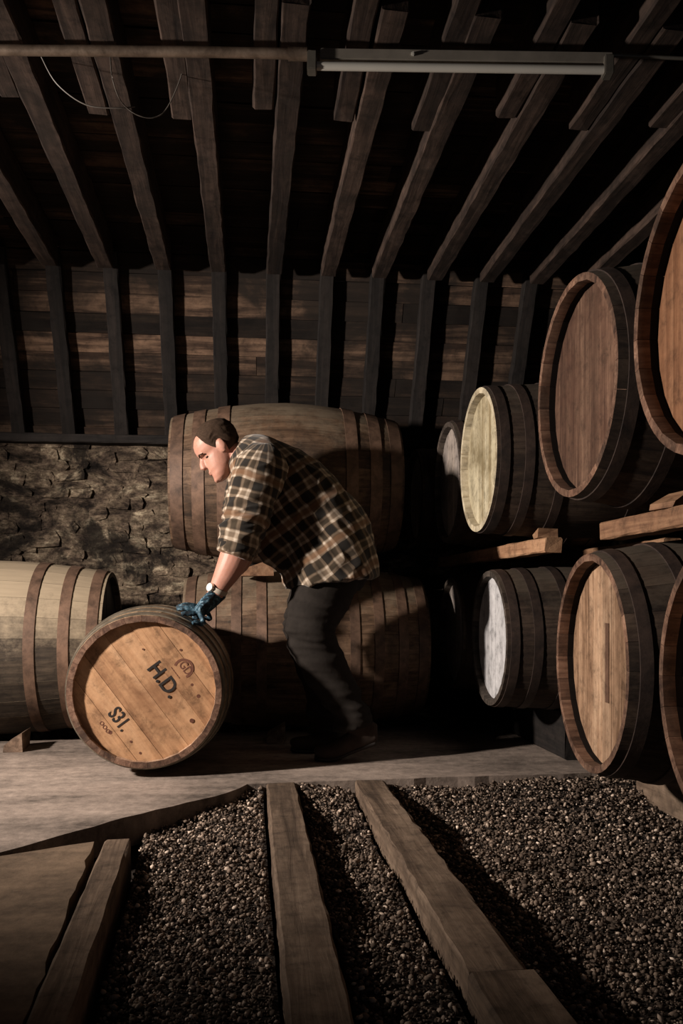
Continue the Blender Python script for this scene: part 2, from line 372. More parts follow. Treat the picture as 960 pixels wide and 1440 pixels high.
# gravel: tens of thousands of chips, nobody could count them
def bed(x, y):
    # the bed lies lower beyond the rough-edged rail and is banked up against the slab
    return -0.042 * np.clip((x - 0.52) / 0.1, 0, 1) * np.clip((3.4 - y) / 0.4, 0, 1) + 0.030 * np.clip((y - 3.15) / 0.3, 0, 1) * (y < 4)
def gravel():
    rng = np.random.default_rng(4)
    ico = bmesh.new(); bmesh.ops.create_icosphere(ico, subdivisions=1, radius=1.0)
    bv = np.array([v.co[:] for v in ico.verts]); bf = np.array([[v.index for v in f.verts] for f in ico.faces]); ico.free()
    X, Y, S = [], [], []
    def put(n, x0, x1, y0, y1, s0, s1):
        X.append(rng.uniform(x0, x1, n)); Y.append(rng.uniform(y0, y1, n)); S.append(s0 + (s1 - s0) * rng.uniform(0, 1, n) ** 2.2)
    put(56000, -0.45, 2.0, 1.15, 2.5, 0.0022, 0.0078)
    put(38000, -0.45, 2.6, 2.4, 3.62, 0.0034, 0.0092)
    put(4000, -1.2, 1.6, 4.55, 5.3, 0.004, 0.011)
    X, Y, S = map(np.concatenate, (X, Y, S))
    keep = ~((X > 0.052) & (X < 0.203) & (Y < 3.5)) & ~((X > 0.398) & (X < 0.552) & (Y < 3.5))
    keep &= X > (-0.272 - (Y - 1.5) * 0.0415)
    keep &= ~((X > 0.39) & (X < 0.595) & (Y < 1.72))
    edge = np.interp(X, [-0.69, -0.40, -0.075, 0.0, 0.4, 1.4, 3.6], [2.60, 2.97, 3.30, 3.45, 3.475, 3.52, 3.60])
    keep &= (Y < edge + 0.005) | (Y > 4.80 + 0.14 * X)
    X, Y, S = X[keep], Y[keep], S[keep]; n = len(X)
    mound = 0.012 * np.sin(X * 5.1 + 1.0) * np.cos(Y * 3.7) + 0.008 * np.sin(X * 13 + Y * 9)
    mound = mound + bed(X, Y)
    Z = GZ + 0.014 + mound + rng.uniform(-0.012, 0.012, n)
    sc = S[:, None] * rng.uniform(0.55, 1.5, (n, 3)); sc[:, 2] *= 0.7
    ang = rng.uniform(0, 2 * np.pi, n); tilt = rng.normal(0, 0.5, n)
    jitter = rng.uniform(0.75, 1.2, (n, len(bv), 1))
    P = bv[None] * jitter * sc[:, None, :]
    c, s = np.cos(tilt)[:, None], np.sin(tilt)[:, None]
    y2 = P[..., 1] * c - P[..., 2] * s; z2 = P[..., 1] * s + P[..., 2] * c
    c, s = np.cos(ang)[:, None], np.sin(ang)[:, None]
    x3 = P[..., 0] * c - y2 * s; y3 = P[..., 0] * s + y2 * c
    V = np.stack([x3 + X[:, None], y3 + Y[:, None], z2 + Z[:, None]], -1).reshape(-1, 3)
    Fc = (bf[None] + (np.arange(n) * len(bv))[:, None, None]).reshape(-1, 3)
    me = bpy.data.meshes.new('gravel')
    me.vertices.add(len(V)); me.vertices.foreach_set('co', V.astype(np.float32).ravel())
    me.loops.add(Fc.size); me.loops.foreach_set('vertex_index', Fc.astype(np.int32).ravel())
    me.polygons.add(len(Fc)); me.polygons.foreach_set('loop_start', np.arange(0, Fc.size, 3, dtype=np.int32))
    me.update(calc_edges=True)
    at_ = me.attributes.new('tint', 'FLOAT', 'POINT')
    tv = np.clip(rng.beta(1.6, 2.2, n), 0, 1)
    at_.data.foreach_set('value', np.repeat(tv, len(bv)).astype(np.float32))
    o = link('gravel', me, M['gravel'])
    tag(o, 'dark crushed gravel bed between the timber rails', 'gravel', kind='stuff')
    # packed fines under the loose chips, following the same surface
    def zfun(xx, yy):
        return GZ + 0.008 + 0.012 * np.sin(xx * 5.1 + 1.0) * np.cos(yy * 3.7) + 0.008 * np.sin(xx * 13 + yy * 9) + bed(xx, yy)
    v, f = [], []; gy = np.linspace(0.8, 3.46, 70)
    for a, b, nx in ((lambda y: -0.275 - (y - 1.5) * 0.0415, lambda y: 0.058, 12), (lambda y: 0.198, lambda y: 0.402, 8), (lambda y: 0.60 if y < 1.75 else 0.555, lambda y: 2.9, 60)):
        b0 = len(v)
        for yy in gy:
            for k in range(nx + 1):
                xx = a(yy) + (b(yy) - a(yy)) * k / nx
                v.append((xx, yy, float(zfun(xx, yy))))
        for j in range(len(gy) - 1):
            for k in range(nx): f.append((b0 + j*(nx+1) + k, b0 + j*(nx+1) + k + 1, b0 + (j+1)*(nx+1) + k + 1, b0 + (j+1)*(nx+1) + k))
    link('packed_fines', mesh_from('packed_fines', v, f), M['soil'], o)
gravel()

# ------------------------------------------------------------------ walls
WY = 5.48
def plain_box(name, x0, x1, y0, y1, z0, z1, mat, parent=None):
    bm = bmesh.new()
    vs = [bm.verts.new(p) for p in [(x0,y0,z0),(x1,y0,z0),(x1,y1,z0),(x0,y1,z0),(x0,y0,z1),(x1,y0,z1),(x1,y1,z1),(x0,y1,z1)]]
    for f in [(0,1,2,3),(4,5,6,7),(0,1,5,4),(1,2,6,5),(2,3,7,6),(3,0,4,7)]: bm.faces.new([vs[i] for i in f])
    return link(name, bm_mesh(name, bm), mat, parent)
wall = tag(plain_box('wall_back', -4.8, 3.8, WY - 0.030, WY + 0.3, -0.3, 1.66, M['mortar']), 'rubble stone back wall with patchy limewash and soot', kind='structure')
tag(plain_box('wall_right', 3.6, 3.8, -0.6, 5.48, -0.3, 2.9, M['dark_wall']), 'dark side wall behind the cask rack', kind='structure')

def stone_meshes():
    out = []
    for k in range(10):
        rng = random.Random(100 + k)
        bm = bmesh.new(); bmesh.ops.create_cube(bm, size=1.0)
        bmesh.ops.subdivide_edges(bm, edges=bm.edges[:], cuts=1, use_grid_fill=True)
        for v in bm.verts:
            c = v.co.copy(); m = sum(1 for q in c if abs(q) > 0.4)
            if m == 3: v.co = c * 0.86
            elif m == 2: v.co = c * 0.96
            v.co += Vector((rng.uniform(-1, 1) * 0.06, rng.uniform(-1, 1) * 0.10, rng.uniform(-1, 1) * 0.07))
        me = bm_mesh('stone', bm, 50); me.materials.append(M['stone']); out.append(me)
    return out
def build_stones():
    SM = stone_meshes(); rng = random.Random(8)
    z = 0.42
    while z < 1.64:
        h = rng.uniform(0.045, 0.095)
        if z + h > 1.66: h = 1.66 - z
        x = -2.0 + rng.uniform(0, 0.2)
        while x < 0.02:
            wd = rng.uniform(0.06, 0.22)
            hh = h * rng.uniform(0.65, 1.25)
            o = link('stone', rng.choice(SM), None, wall)
            o.location = (x + wd/2, WY + 0.008 + rng.uniform(-0.014, 0.014), z + h/2 + rng.uniform(-0.02, 0.02))
            o.scale = (wd * 1.10, 0.10, hh * 1.14)
            o.rotation_euler = (rng.uniform(-0.05, 0.05), rng.uniform(-0.13, 0.13), rng.uniform(-0.05, 0.05))
            x += wd + rng.uniform(0.0, 0.012)
        z += h
build_stones()
tag(timber('trim_1', (-3.5, WY - 0.06, 1.655), (3.5, WY - 0.06, 1.655), 0.16, 0.05, M['rafter'], 5), 'dark wall plate beam on top of the stone wall', kind='structure')

# ------------------------------------------------------------------ ceiling: boards, sloped rafters, level joists
FY, FZ = 4.90, 2.64            # fold between sloped and level boarding
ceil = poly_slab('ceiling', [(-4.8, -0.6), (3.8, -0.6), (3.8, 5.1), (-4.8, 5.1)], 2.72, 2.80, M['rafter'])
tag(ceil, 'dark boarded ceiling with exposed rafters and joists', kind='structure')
S0 = Vector((0, WY + 0.08, 1.66)); S1 = Vector((0, FY + 0.12, FZ + 0.03)); SD = (S1 - S0); SL = SD.length; SU = SD.normalized()
SN = Vector((0, -SU.z, SU.y))         # towards the room
sang = math.atan2(SU.z, SU.y)
def plank_mesh(L, wd, th, seed):
    bm = box_bm(wd, L, th, 5, 0.0025, seed, 0.0)
    for v in bm.verts: v.co = Vector((v.co.y, -v.co.x, v.co.z))      # long axis X, width Y
    me = bm_mesh('plank', bm); me.materials.append(M['sark']); return me
rng = random.Random(21)
PM = [plank_mesh(2.3, 0.108, 0.02, 300 + k) for k in range(4)]
rows = int(SL / 0.111) + 1
for r in range(rows):
    s = 0.055 + r * 0.111
    x = -3.6 + rng.uniform(0, 1.2) - 1.0
    while x < 3.6:
        o = link('plank', rng.choice(PM), None, ceil)
        c = S0 + SU * s + SN * rng.uniform(-0.004, 0.006)
        o.location = (x + 1.15, c.y, c.z); o.rotation_euler = (sang, 0, 0)
        x += 2.303
PM2 = [plank_mesh(2.3, 0.145, 0.02, 320 + k) for k in range(4)]
y = FY + 0.05
while y > 0.6:
    x = -3.6 + rng.uniform(0, 1.2) - 1.0
    while x < 3.6:
        o = link('plank', rng.choice(PM2), None, ceil)
        o.location = (x + 1.15, y, FZ + 0.045 + rng.uniform(-0.004, 0.004))
        x += 2.303
    y -= 0.148
# backing behind the slope so no light comes through the joints
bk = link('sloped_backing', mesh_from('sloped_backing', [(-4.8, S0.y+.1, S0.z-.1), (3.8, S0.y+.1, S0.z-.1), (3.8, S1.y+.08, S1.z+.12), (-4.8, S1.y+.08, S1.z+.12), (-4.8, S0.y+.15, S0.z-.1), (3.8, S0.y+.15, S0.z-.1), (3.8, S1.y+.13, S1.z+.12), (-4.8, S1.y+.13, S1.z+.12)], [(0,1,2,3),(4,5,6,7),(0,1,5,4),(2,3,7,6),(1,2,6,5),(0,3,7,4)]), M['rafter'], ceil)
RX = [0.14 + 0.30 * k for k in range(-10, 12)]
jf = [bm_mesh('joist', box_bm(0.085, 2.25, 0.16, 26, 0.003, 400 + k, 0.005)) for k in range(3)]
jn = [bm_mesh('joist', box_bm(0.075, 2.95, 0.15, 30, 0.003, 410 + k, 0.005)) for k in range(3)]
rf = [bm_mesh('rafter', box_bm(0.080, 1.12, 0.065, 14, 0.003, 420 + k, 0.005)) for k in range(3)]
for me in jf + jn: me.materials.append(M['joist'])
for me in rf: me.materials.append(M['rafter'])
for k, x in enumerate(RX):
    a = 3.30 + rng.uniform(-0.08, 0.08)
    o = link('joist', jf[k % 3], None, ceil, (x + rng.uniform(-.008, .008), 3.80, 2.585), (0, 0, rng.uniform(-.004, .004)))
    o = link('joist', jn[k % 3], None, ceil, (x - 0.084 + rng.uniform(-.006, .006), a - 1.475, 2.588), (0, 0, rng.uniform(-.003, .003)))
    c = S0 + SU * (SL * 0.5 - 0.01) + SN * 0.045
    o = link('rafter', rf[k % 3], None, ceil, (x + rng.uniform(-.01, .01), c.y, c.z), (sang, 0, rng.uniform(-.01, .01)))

# ------------------------------------------------------------------ casks
_cache = {}
def prof(x, L, Rb, Rh):
    t = abs(2 * x / L)
    return Rh + (Rb - Rh) * (1 - t ** 1.8)

def stave_mesh(L, Rb, Rh, N, mat, chime, chamfer, th=0.032):
    key = ('st', L, Rb, Rh, N, mat.name, chime.name, chamfer.name)
    if key in _cache: return _cache[key]
    xs = [-L/2, -L/2 + 0.035] + [-L/2 + 0.035 + (L - 0.07) * i / 8 for i in range(1, 8)] + [L/2 - 0.035, L/2]
    da = 2 * PI / N * 0.5 * 0.988
    A = [-da, 0, da]
    v, f = [], []
    for i, x in enumerate(xs):
        ro = prof(x, L, Rb, Rh); ri = ro - (th * 0.72 if i in (0, len(xs) - 1) else th)
        for a in A: v.append((x, math.sin(a) * ro, math.cos(a) * ro))
        for a in (da, -da): v.append((x, math.sin(a) * ri, math.cos(a) * ri))
    for i in range(len(xs) - 1):
        for k in range(5):
            f.append((i*5 + k, i*5 + (k+1) % 5, (i+1)*5 + (k+1) % 5, (i+1)*5 + k))
    f.append((0, 1, 2, 3, 4)); n = (len(xs) - 1) * 5; f.append((n, n+1, n+2, n+3, n+4))
    bm = bmesh.new(); me = mesh_from('stave', v, f); bm.from_mesh(me); bpy.data.meshes.remove(me)
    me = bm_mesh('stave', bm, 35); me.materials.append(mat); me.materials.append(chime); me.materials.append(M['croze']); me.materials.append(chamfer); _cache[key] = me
    for p in me.polygons:
        c = p.center
        if abs(c.x) > L/2 - 0.03 and abs(p.normal.x) > 0.8: p.material_index = 1
        elif abs(c.x) > L/2 - 0.03 and p.normal.z < -0.2: p.material_index = 3
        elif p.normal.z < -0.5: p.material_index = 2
    return me

def hoop_mesh(x0, wd, L, Rb, Rh, mat):
    key = ('hp', round(x0, 4), wd, L, Rb, Rh, mat.name)
    if key in _cache: return _cache[key]
    n = 72; v, f = [], []
    for k in range(n):
        a = 2 * PI * k / n
        for (x, dr) in ((x0 - wd/2, 0.0045), (x0 + wd/2, 0.0045), (x0 + wd/2, -0.006), (x0 - wd/2, -0.006)):
            r = prof(x, L, Rb, Rh) + dr
            v.append((x, math.sin(a) * r, math.cos(a) * r))
    for k in range(n):
        for j in range(4):
            f.append((k*4 + j, k*4 + (j+1) % 4, ((k+1) % n)*4 + (j+1) % 4, ((k+1) % n)*4 + j))
    me = mesh_from('hoop', v, f); bm = bmesh.new(); bm.from_mesh(me); bpy.data.meshes.remove(me)
    me = bm_mesh('hoop', bm, 35); me.materials.append(mat); _cache[key] = me
    return me

def board_mesh(y0, y1, R, th, mat):
    """board of a cask head between y0 and y1, cut to the circle of radius R; lies in the plane x = 0, shows towards -x"""
    key = ('bd', round(y0, 4), round(y1, 4), round(R, 4), mat.name)
    if key in _cache: return _cache[key]
    n = 7; ys = [y0 + (y1 - y0) * i / n for i in range(n + 1)]
    ring = [(y, math.sqrt(max(R*R - y*y, 1e-6))) for y in ys] + [(y, -math.sqrt(max(R*R - y*y, 1e-6))) for y in reversed(ys)]
    m = len(ring); e = 0.0008
    cy = (y0 + y1) / 2
    v = [(-th/2 + 0.0, cy + (y - cy) * (1 - e / max(abs(y1 - y0) / 2, .001)), z * 0.994) for y, z in ring] + [(-th/2 + 0.002, y, z) for y, z in ring] + [(th/2, y, z) for y, z in ring]
    f = [tuple(range(m)), tuple(range(2*m, 3*m))]
    for q in (0, m):
        for k in range(m): f.append((q + k, q + (k+1) % m, q + m + (k+1) % m, q + m + k))
    me = mesh_from('head_board', v, f); bm = bmesh.new(); bm.from_mesh(me); bpy.data.meshes.remove(me)
    me = bm_mesh('head_board', bm); me.materials.append(mat); _cache[key] = me
    return me

def cask(label, loc, yaw, L, Rb, Rh, stave, hoop, head, head2=None, N=26, roll=0.0, hoops=None, hw=0.038, group=None, head_roll=0.0, nb=6, name='cask', recess=0.042, tilt=0.0, seed=0, chime='chime_dark', chamfer=None):
    """loc = centre of the cask; long axis local X; the head at local -X is the one to look at"""
    rng = random.Random(seed + 77)
    root = empty(name, (loc[0], loc[1], loc[2] - Rb), (0, tilt, yaw))
    tag(root, label, 'cask', group)
    sm = stave_mesh(L, Rb, Rh, N, stave, M[chime], M[chamfer or chime])
    for k in range(N):
        link('stave', sm, None, root, (0, 0, Rb), (roll + 2 * PI * k / N, 0, 0))
    hoops = hoops or [-0.46, -0.345, -0.19, 0.19, 0.345, 0.46]
    for h in hoops:
        link('hoop', hoop_mesh(h * L, hw, L, Rb, Rh, hoop), None, root, (0, 0, Rb), (roll, 0, 0))
    xe = L/2 - recess
    R = prof(xe, L, Rb, Rh) - 0.028
    for s, mt in ((-1, head), (1, head2 or head)):
        ws = [rng.uniform(0.8, 1.25) for _ in range(nb)]; tot = sum(ws); y = -R
        r2 = random.Random(nb * 10 + seed)
        ws = [r2.uniform(0.8, 1.25) for _ in range(nb)]; tot = sum(ws)
        for q in ws:
            y1 = y + 2 * R * q / tot
            link('head_board', board_mesh(max(y, -R * 0.9995), min(y1, R * 0.9995), R, 0.024, mt), None, root, (s * xe + rng.uniform(-0.0012, 0.0012), 0, Rb), (head_roll, 0, 0 if s < 0 else PI))
            y = y1
    return root

BL = 1.22
wallcask = dict(N=26, stave=M['stave_wall'], hoop=M['hoop_rust'], head=M['head_black'], hw=0.062)
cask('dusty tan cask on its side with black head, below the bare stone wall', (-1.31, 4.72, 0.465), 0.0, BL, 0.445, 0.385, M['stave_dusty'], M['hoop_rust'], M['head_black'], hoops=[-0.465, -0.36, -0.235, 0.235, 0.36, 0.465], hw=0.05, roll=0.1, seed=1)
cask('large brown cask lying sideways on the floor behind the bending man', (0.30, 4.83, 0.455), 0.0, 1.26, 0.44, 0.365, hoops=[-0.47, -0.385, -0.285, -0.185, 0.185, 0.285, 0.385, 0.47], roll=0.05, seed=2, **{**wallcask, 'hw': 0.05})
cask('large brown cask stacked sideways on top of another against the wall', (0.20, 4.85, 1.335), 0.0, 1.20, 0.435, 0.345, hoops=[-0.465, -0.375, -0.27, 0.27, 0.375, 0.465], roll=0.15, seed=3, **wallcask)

# rack along the side: heads look towards the walkway (-X)
def rack(label, headx, Y, z, L, Rb, Rh, head, stave='stave_dark', hoop='hoop_dark', yaw=0.0, **kw):
    return cask(label, (headx + L/2 * math.cos(yaw), Y + L/2 * math.sin(yaw), z), yaw, L, Rb, Rh, M[stave], M[hoop], M[head], **kw)
BU = dict(L=1.25, Rb=0.44, Rh=0.375, recess=0.072, chime='chime_oak')
HG = dict(L=0.86, Rb=0.335, Rh=0.305)
DEEP = 0.065
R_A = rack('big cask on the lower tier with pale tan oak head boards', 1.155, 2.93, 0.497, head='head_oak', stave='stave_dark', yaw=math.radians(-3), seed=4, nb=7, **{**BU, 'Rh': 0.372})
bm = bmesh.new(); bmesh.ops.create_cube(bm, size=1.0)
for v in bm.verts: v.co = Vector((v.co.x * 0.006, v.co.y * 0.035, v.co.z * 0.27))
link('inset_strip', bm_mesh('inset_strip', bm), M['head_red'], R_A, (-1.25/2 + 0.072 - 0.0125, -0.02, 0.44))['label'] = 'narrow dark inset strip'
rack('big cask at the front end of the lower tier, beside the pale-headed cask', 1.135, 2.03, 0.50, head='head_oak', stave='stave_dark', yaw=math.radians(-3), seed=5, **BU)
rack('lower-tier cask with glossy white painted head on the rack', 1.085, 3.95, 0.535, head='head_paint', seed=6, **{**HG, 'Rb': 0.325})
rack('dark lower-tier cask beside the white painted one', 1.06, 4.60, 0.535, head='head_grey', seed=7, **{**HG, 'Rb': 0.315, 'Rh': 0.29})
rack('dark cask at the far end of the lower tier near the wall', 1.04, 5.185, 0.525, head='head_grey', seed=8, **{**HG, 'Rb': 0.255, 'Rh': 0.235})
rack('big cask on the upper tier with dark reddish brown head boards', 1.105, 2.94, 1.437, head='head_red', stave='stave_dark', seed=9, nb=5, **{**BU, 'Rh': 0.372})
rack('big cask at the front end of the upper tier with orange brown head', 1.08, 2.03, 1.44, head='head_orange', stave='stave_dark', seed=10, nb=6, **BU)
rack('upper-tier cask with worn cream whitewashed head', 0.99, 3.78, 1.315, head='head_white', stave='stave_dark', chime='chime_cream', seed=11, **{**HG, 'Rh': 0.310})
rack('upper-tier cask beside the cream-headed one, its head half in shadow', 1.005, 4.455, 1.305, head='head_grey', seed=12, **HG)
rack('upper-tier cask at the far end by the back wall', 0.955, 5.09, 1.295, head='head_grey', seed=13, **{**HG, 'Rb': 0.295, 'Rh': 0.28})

# runners between the tiers, blocks and wedges
tag(timber('runner_beam', (1.24, 3.52, 0.935), (1.20, 5.38, 0.935), 0.075, 0.062, M['runner'], 31), 'reddish squared runner between tiers under the cream-headed cask', 'beam')
tag(timber('runner_beam', (1.30, 3.08, 0.957), (1.28, 0.9, 0.957), 0.09, 0.062, M['runner'], 32), 'pale runner beam laid on the big lower-tier casks', 'beam')
tag(timber('runner_beam', (1.75, 5.38, 0.935), (1.75, 3.52, 0.935), 0.075, 0.062, M['runner'], 33), 'runner beam deep inside the rack under the small casks', 'beam')
tag(timber('runner_beam', (2.15, 3.1, 0.957), (2.15, 0.9, 0.957), 0.09, 0.062, M['runner'], 34), 'runner beam deep inside the rack on the big casks', 'beam')
tag(timber('ground_runner', (1.58, 3.38, -0.01), (1.60, 0.9, -0.01), 0.10, 0.14, M['rail'], 35), 'low timber runner on the gravel under the big casks', 'beam')
tag(timber('ground_runner', (2.2, 3.40, -0.01), (2.2, 0.9, -0.01), 0.10, 0.14, M['rail'], 36), 'low timber runner on the gravel at the back of the big casks', 'beam')
tag(timber('ground_runner', (1.45, 3.80, 0.105), (1.45, 5.35, 0.105), 0.12, 0.208, M['rafter'], 37), 'tall dark sleeper under the small lower-tier casks', 'beam')
tag(timber('ground_runner', (1.78, 3.72, 0.105), (1.78, 5.35, 0.105), 0.12, 0.208, M['rafter'], 38), 'tall dark sleeper at the back of the small lower-tier casks', 'beam')

def wedge(label, loc, sx, sy, sz, rz, mat, seed=0, group=None):
    rg = random.Random(seed); bm = bmesh.new()
    P = [(-sx/2,-sy/2,0),(sx/2,-sy/2,0),(sx/2,sy/2,0),(-sx/2,sy/2,0),(-sx/2,-sy/2,sz*.35),(sx/2,-sy/2,sz),(sx/2,sy/2,sz),(-sx/2,sy/2,sz*.35)]
    vs = [bm.verts.new(Vector(p) + Vector((rg.uniform(-1,1),rg.uniform(-1,1),rg.uniform(0,1)))*0.004) for p in P]
    for f in [(0,1,2,3),(4,5,6,7),(0,1,5,4),(1,2,6,5),(2,3,7,6),(3,0,4,7)]: bm.faces.new([vs[i] for i in f])
    o = link('wooden_wedge', bm_mesh('wooden_wedge', bm), mat, None, loc, (0, 0, rz))
    return tag(o, label, 'wedge', group)
wedge('pale wooden wedge on the runner beam between two big upper casks', (1.285, 2.60, 0.988), 0.06, 0.11, 0.055, 0.2, M['runner'], 1)
wedge('small wooden wedge on the reddish runner beam', (1.24, 3.62, 0.966), 0.06, 0.09, 0.04, -PI/2, M['runner'], 2)
wedge('wooden block jammed under the dusty tan cask', (-1.09, 4.36, 0.0), 0.085, 0.20, 0.085, 0.05, M['fix_wood'], 3)
wedge('wooden block jammed under the floor-level brown cask', (0.14, 4.47, 0.0), 0.085, 0.20, 0.085, -0.05, M['fix_wood'], 4)
wedge('reddish wooden wedge between the two stacked brown casks', (0.045, 4.53, 0.825), 0.16, 0.10, 0.09, 0.0, M['runner'], 5)

# ------------------------------------------------------------------ the cask being rolled
BX, BY, BZ = -0.408, 3.945, 0.345
BLn, BRb, BRh = 0.72, 0.343, 0.303
rolled = cask('pale oak cask with stencilled letters on its head, rolled by the bending man', (BX, BY, BZ), PI/2, BLn, BRb, BRh, M['stave_new'], M['hoop_galv'], M['head_rolled'], N=28, roll=0.07, head_roll=math.radians(-36.5), nb=6, hoops=[-0.455, -0.33, -0.19, 0.19, 0.33, 0.455], hw=0.04, seed=20, recess=0.036, chime='chime_oak', chamfer='chime_lit')
Mroot = Matrix.Translation((BX, BY, BZ - BRb)) @ Matrix.Rotation(PI/2, 4, 'Z')
HY = BY - BLn/2 + 0.036 - 0.0125          # plane of the visible head
def put_on_head(name, me, px, py, ang, mat, lift=0.0012):
    p = at_y(px, py, HY - lift)
    c, s = math.cos(ang), math.sin(ang)
    r, u, n = Vector((c, 0, -s)), Vector((s, 0, c)), Vector((0, -1, 0))
    Mw = Matrix(((r.x, u.x, n.x, p.x), (r.y, u.y, n.y, p.y), (r.z, u.z, n.z, p.z), (0, 0, 0, 1)))
    o = link(name, me, mat, rolled); o.matrix_basis = Mroot.inverted() @ Mw
    return o
def text_mesh(s, size, sx=1.0, bold=0.0):
    cu = bpy.data.curves.new('lettering', 'FONT'); cu.body = s; cu.size = size
    cu.align_x = 'CENTER'; cu.align_y = 'CENTER'; cu.extrude = 0.0004; cu.offset = bold; cu.space_character = 1.0
    o = bpy.data.objects.new('tmp', cu); COL.objects.link(o)
    dg = bpy.context.evaluated_depsgraph_get()
    me = bpy.data.meshes.new_from_object(o.evaluated_get(dg)); bpy.data.objects.remove(o)
    for v in me.vertices: v.co.x *= sx
    me.name = 'lettering'; me.materials.clear()
    return me
def disc_mesh(r0, r1, n=32, a0=0, a1=2*PI, ex=1.0):
    bm = bmesh.new(); m = n + 1
    A = [a0 + (a1 - a0) * k / n for k in range(m)]
    o_ = [bm.verts.new((math.cos(a)*r1*ex, math.sin(a)*r1, 0)) for a in A]
    i_ = [bm.verts.new((math.cos(a)*r0*ex, math.sin(a)*r0, 0)) for a in A]
    for k in range(n): bm.faces.new((i_[k], i_[k+1], o_[k+1], o_[k]))
    return bm_mesh('stamp_mark', bm)
TA = math.radians(53.5)
put_on_head('lettering', text_mesh('H.D.', 0.088, 0.92, 0.0012), 229.5, 956, TA, M['ink'])['label'] = 'black stencilled letters H.D.'
put_on_head('lettering', text_mesh('S31.', 0.078, 0.72, 0.0010), 167.5, 1011.5, TA, M['ink'])['label'] = 'black stencilled letters S31'
put_on_head('stamp_ring', disc_mesh(0.030, 0.040, 36, math.radians(-20), math.radians(215)), 258, 940, TA, M['ink_brown'])['label'] = 'brown arc of a round stamp'
put_on_head('lettering', text_mesh('GD', 0.048, 0.8, 0.0004), 260.5, 939.5, TA, M['ink_brown'])['label'] = 'faded brown stamped letters GD'
put_on_head('lettering', text_mesh('-----', 0.03, 1.2), 247, 945.5, TA, M['ink_brown'])
put_on_head('lettering', text_mesh('ooo', 0.035, 1.0), 148, 1022, TA, M['ink_brown'])['label'] = 'small faded reddish marks'
for (px, py, r) in [(279, 979, .008), (269.5, 1013.5, .009), (270, 963, .006), (155, 1030, .008), (197, 1059, .005), (254, 914, .005), (201, 913, .004), (184, 1043, .005)]:
    put_on_head('nail_stain', disc_mesh(0.0, r, 12), px, py, 0, M['knot'], 0.0009)

# ------------------------------------------------------------------ lamp, conduit and wires under the joists
lz = 2.47
fl, fr = at(432, 90, 2.84), at(860, 96, 2.84)
ax = (fr - fl); FLn = ax.length; axn = ax.normalized()
fix = empty('tube_light', (fl + fr) / 2)
fix.rotation_euler = ax.to_track_quat('X', 'Z').to_euler()
tag(fix, 'unlit fluorescent tube fixture with metal channel under the joists', 'light')
def bx(name, cx, cy, cz, sx, sy, sz, mat, bev=0.003):
    bm = bmesh.new(); bmesh.ops.create_cube(bm, size=1.0)
    for v in bm.verts: v.co = Vector((v.co.x*sx + cx, v.co.y*sy + cy, v.co.z*sz + cz))
    bmesh.ops.bevel(bm, geom=bm.edges[:], offset=bev, segments=2, affect='EDGES')
    return link(name, bm_mesh(name, bm), mat, fix)
bx('channel', 0.02, 0.015, 0.028, FLn - 0.04, 0.055, 0.036, M['enamel'])
bx('mounting_strip', 0.03, 0.03, 0.052, FLn * 0.62, 0.05, 0.014, M['cap'])
link('tube', bm_mesh('tube', tube_bm([(-FLn/2 + 0.02, -0.01, -0.012), (FLn/2 - 0.02, -0.01, -0.012)], 0.0135, 16), 40), M['tube'], fix)
for sx in (-1, 1): bx('end_cap', sx * (FLn/2 - 0.015), -0.005, 0.0, 0.03, 0.045, 0.06, M['cap'])
bx('clip', -FLn*0.155, -0.016, 0.028, 0.012, 0.012, 0.012, M['tube'])  # small pale block added as a painted glint on the fixture
pz = [at(-160, 69, 2.84), at(150, 71.5, 2.84), at(300, 73, 2.84), at(434, 76, 2.84)]
cp = empty('conduit_pipe', pz[0]); tag(cp, 'thin metal conduit pipe running to the tube light', 'pipe')
link('pipe', bm_mesh('pipe', tube_bm([p - pz[0] for p in pz], 0.017, 12), 40), M['pipe'], cp)
link('coupling', bm_mesh('coupling', tube_bm([at(405, 75.5, 2.84) - pz[0], at(432, 76, 2.84) - pz[0]], 0.021, 12), 40), M['pipe'], cp)
p = [at(862, 78, 2.84), at(960, 82, 2.84), at(1100, 86, 2.84)]
tag(link('conduit_pipe', bm_mesh('conduit_pipe', tube_bm(p, 0.006, 10), 40), M['cap']), 'slender dark conduit leaving the far end of the tube light', 'pipe')
def wire(label, px, r=0.0022):
    P = [at(a, b, d) for a, b, d in px]; out = []
    for i in range(len(P) - 1):
        p0, p1, p2, p3 = P[max(i-1, 0)], P[i], P[i+1], P[min(i+2, len(P)-1)]
        for k in range(6):
            t = k / 6
            out.append(0.5 * ((2*p1) + (p2-p0)*t + (2*p0-5*p1+4*p2-p3)*t*t + (3*p1-p0-3*p2+p3)*t**3))
    out.append(P[-1])
    tag(link('hanging_wire', bm_mesh('hanging_wire', tube_bm(out, r, 6), 60), M['wire']), label, 'wire')
wire('thin wire drooping in a shallow curve below the conduit pipe', [(58, 80, 2.95), (80, 118, 2.96), (120, 147, 2.98), (165, 152, 3.0), (190, 150, 3.02)])
wire('thin wire crossing the conduit and hanging in a deep loop', [(147, -20, 2.88), (152, 40, 2.89), (155, 76, 2.89), (158, 110, 2.84), (172, 145, 2.95), (200, 164, 3.0), (228, 160, 3.02), (250, 120, 3.04), (268, 60, 3.05), (285, 20, 3.05)])
wire('fine wire hanging between joists beside the deep loop', [(246, 55, 2.96), (252, 30, 3.0), (270, 14, 3.05), (292, 20, 3.05)], 0.0015)

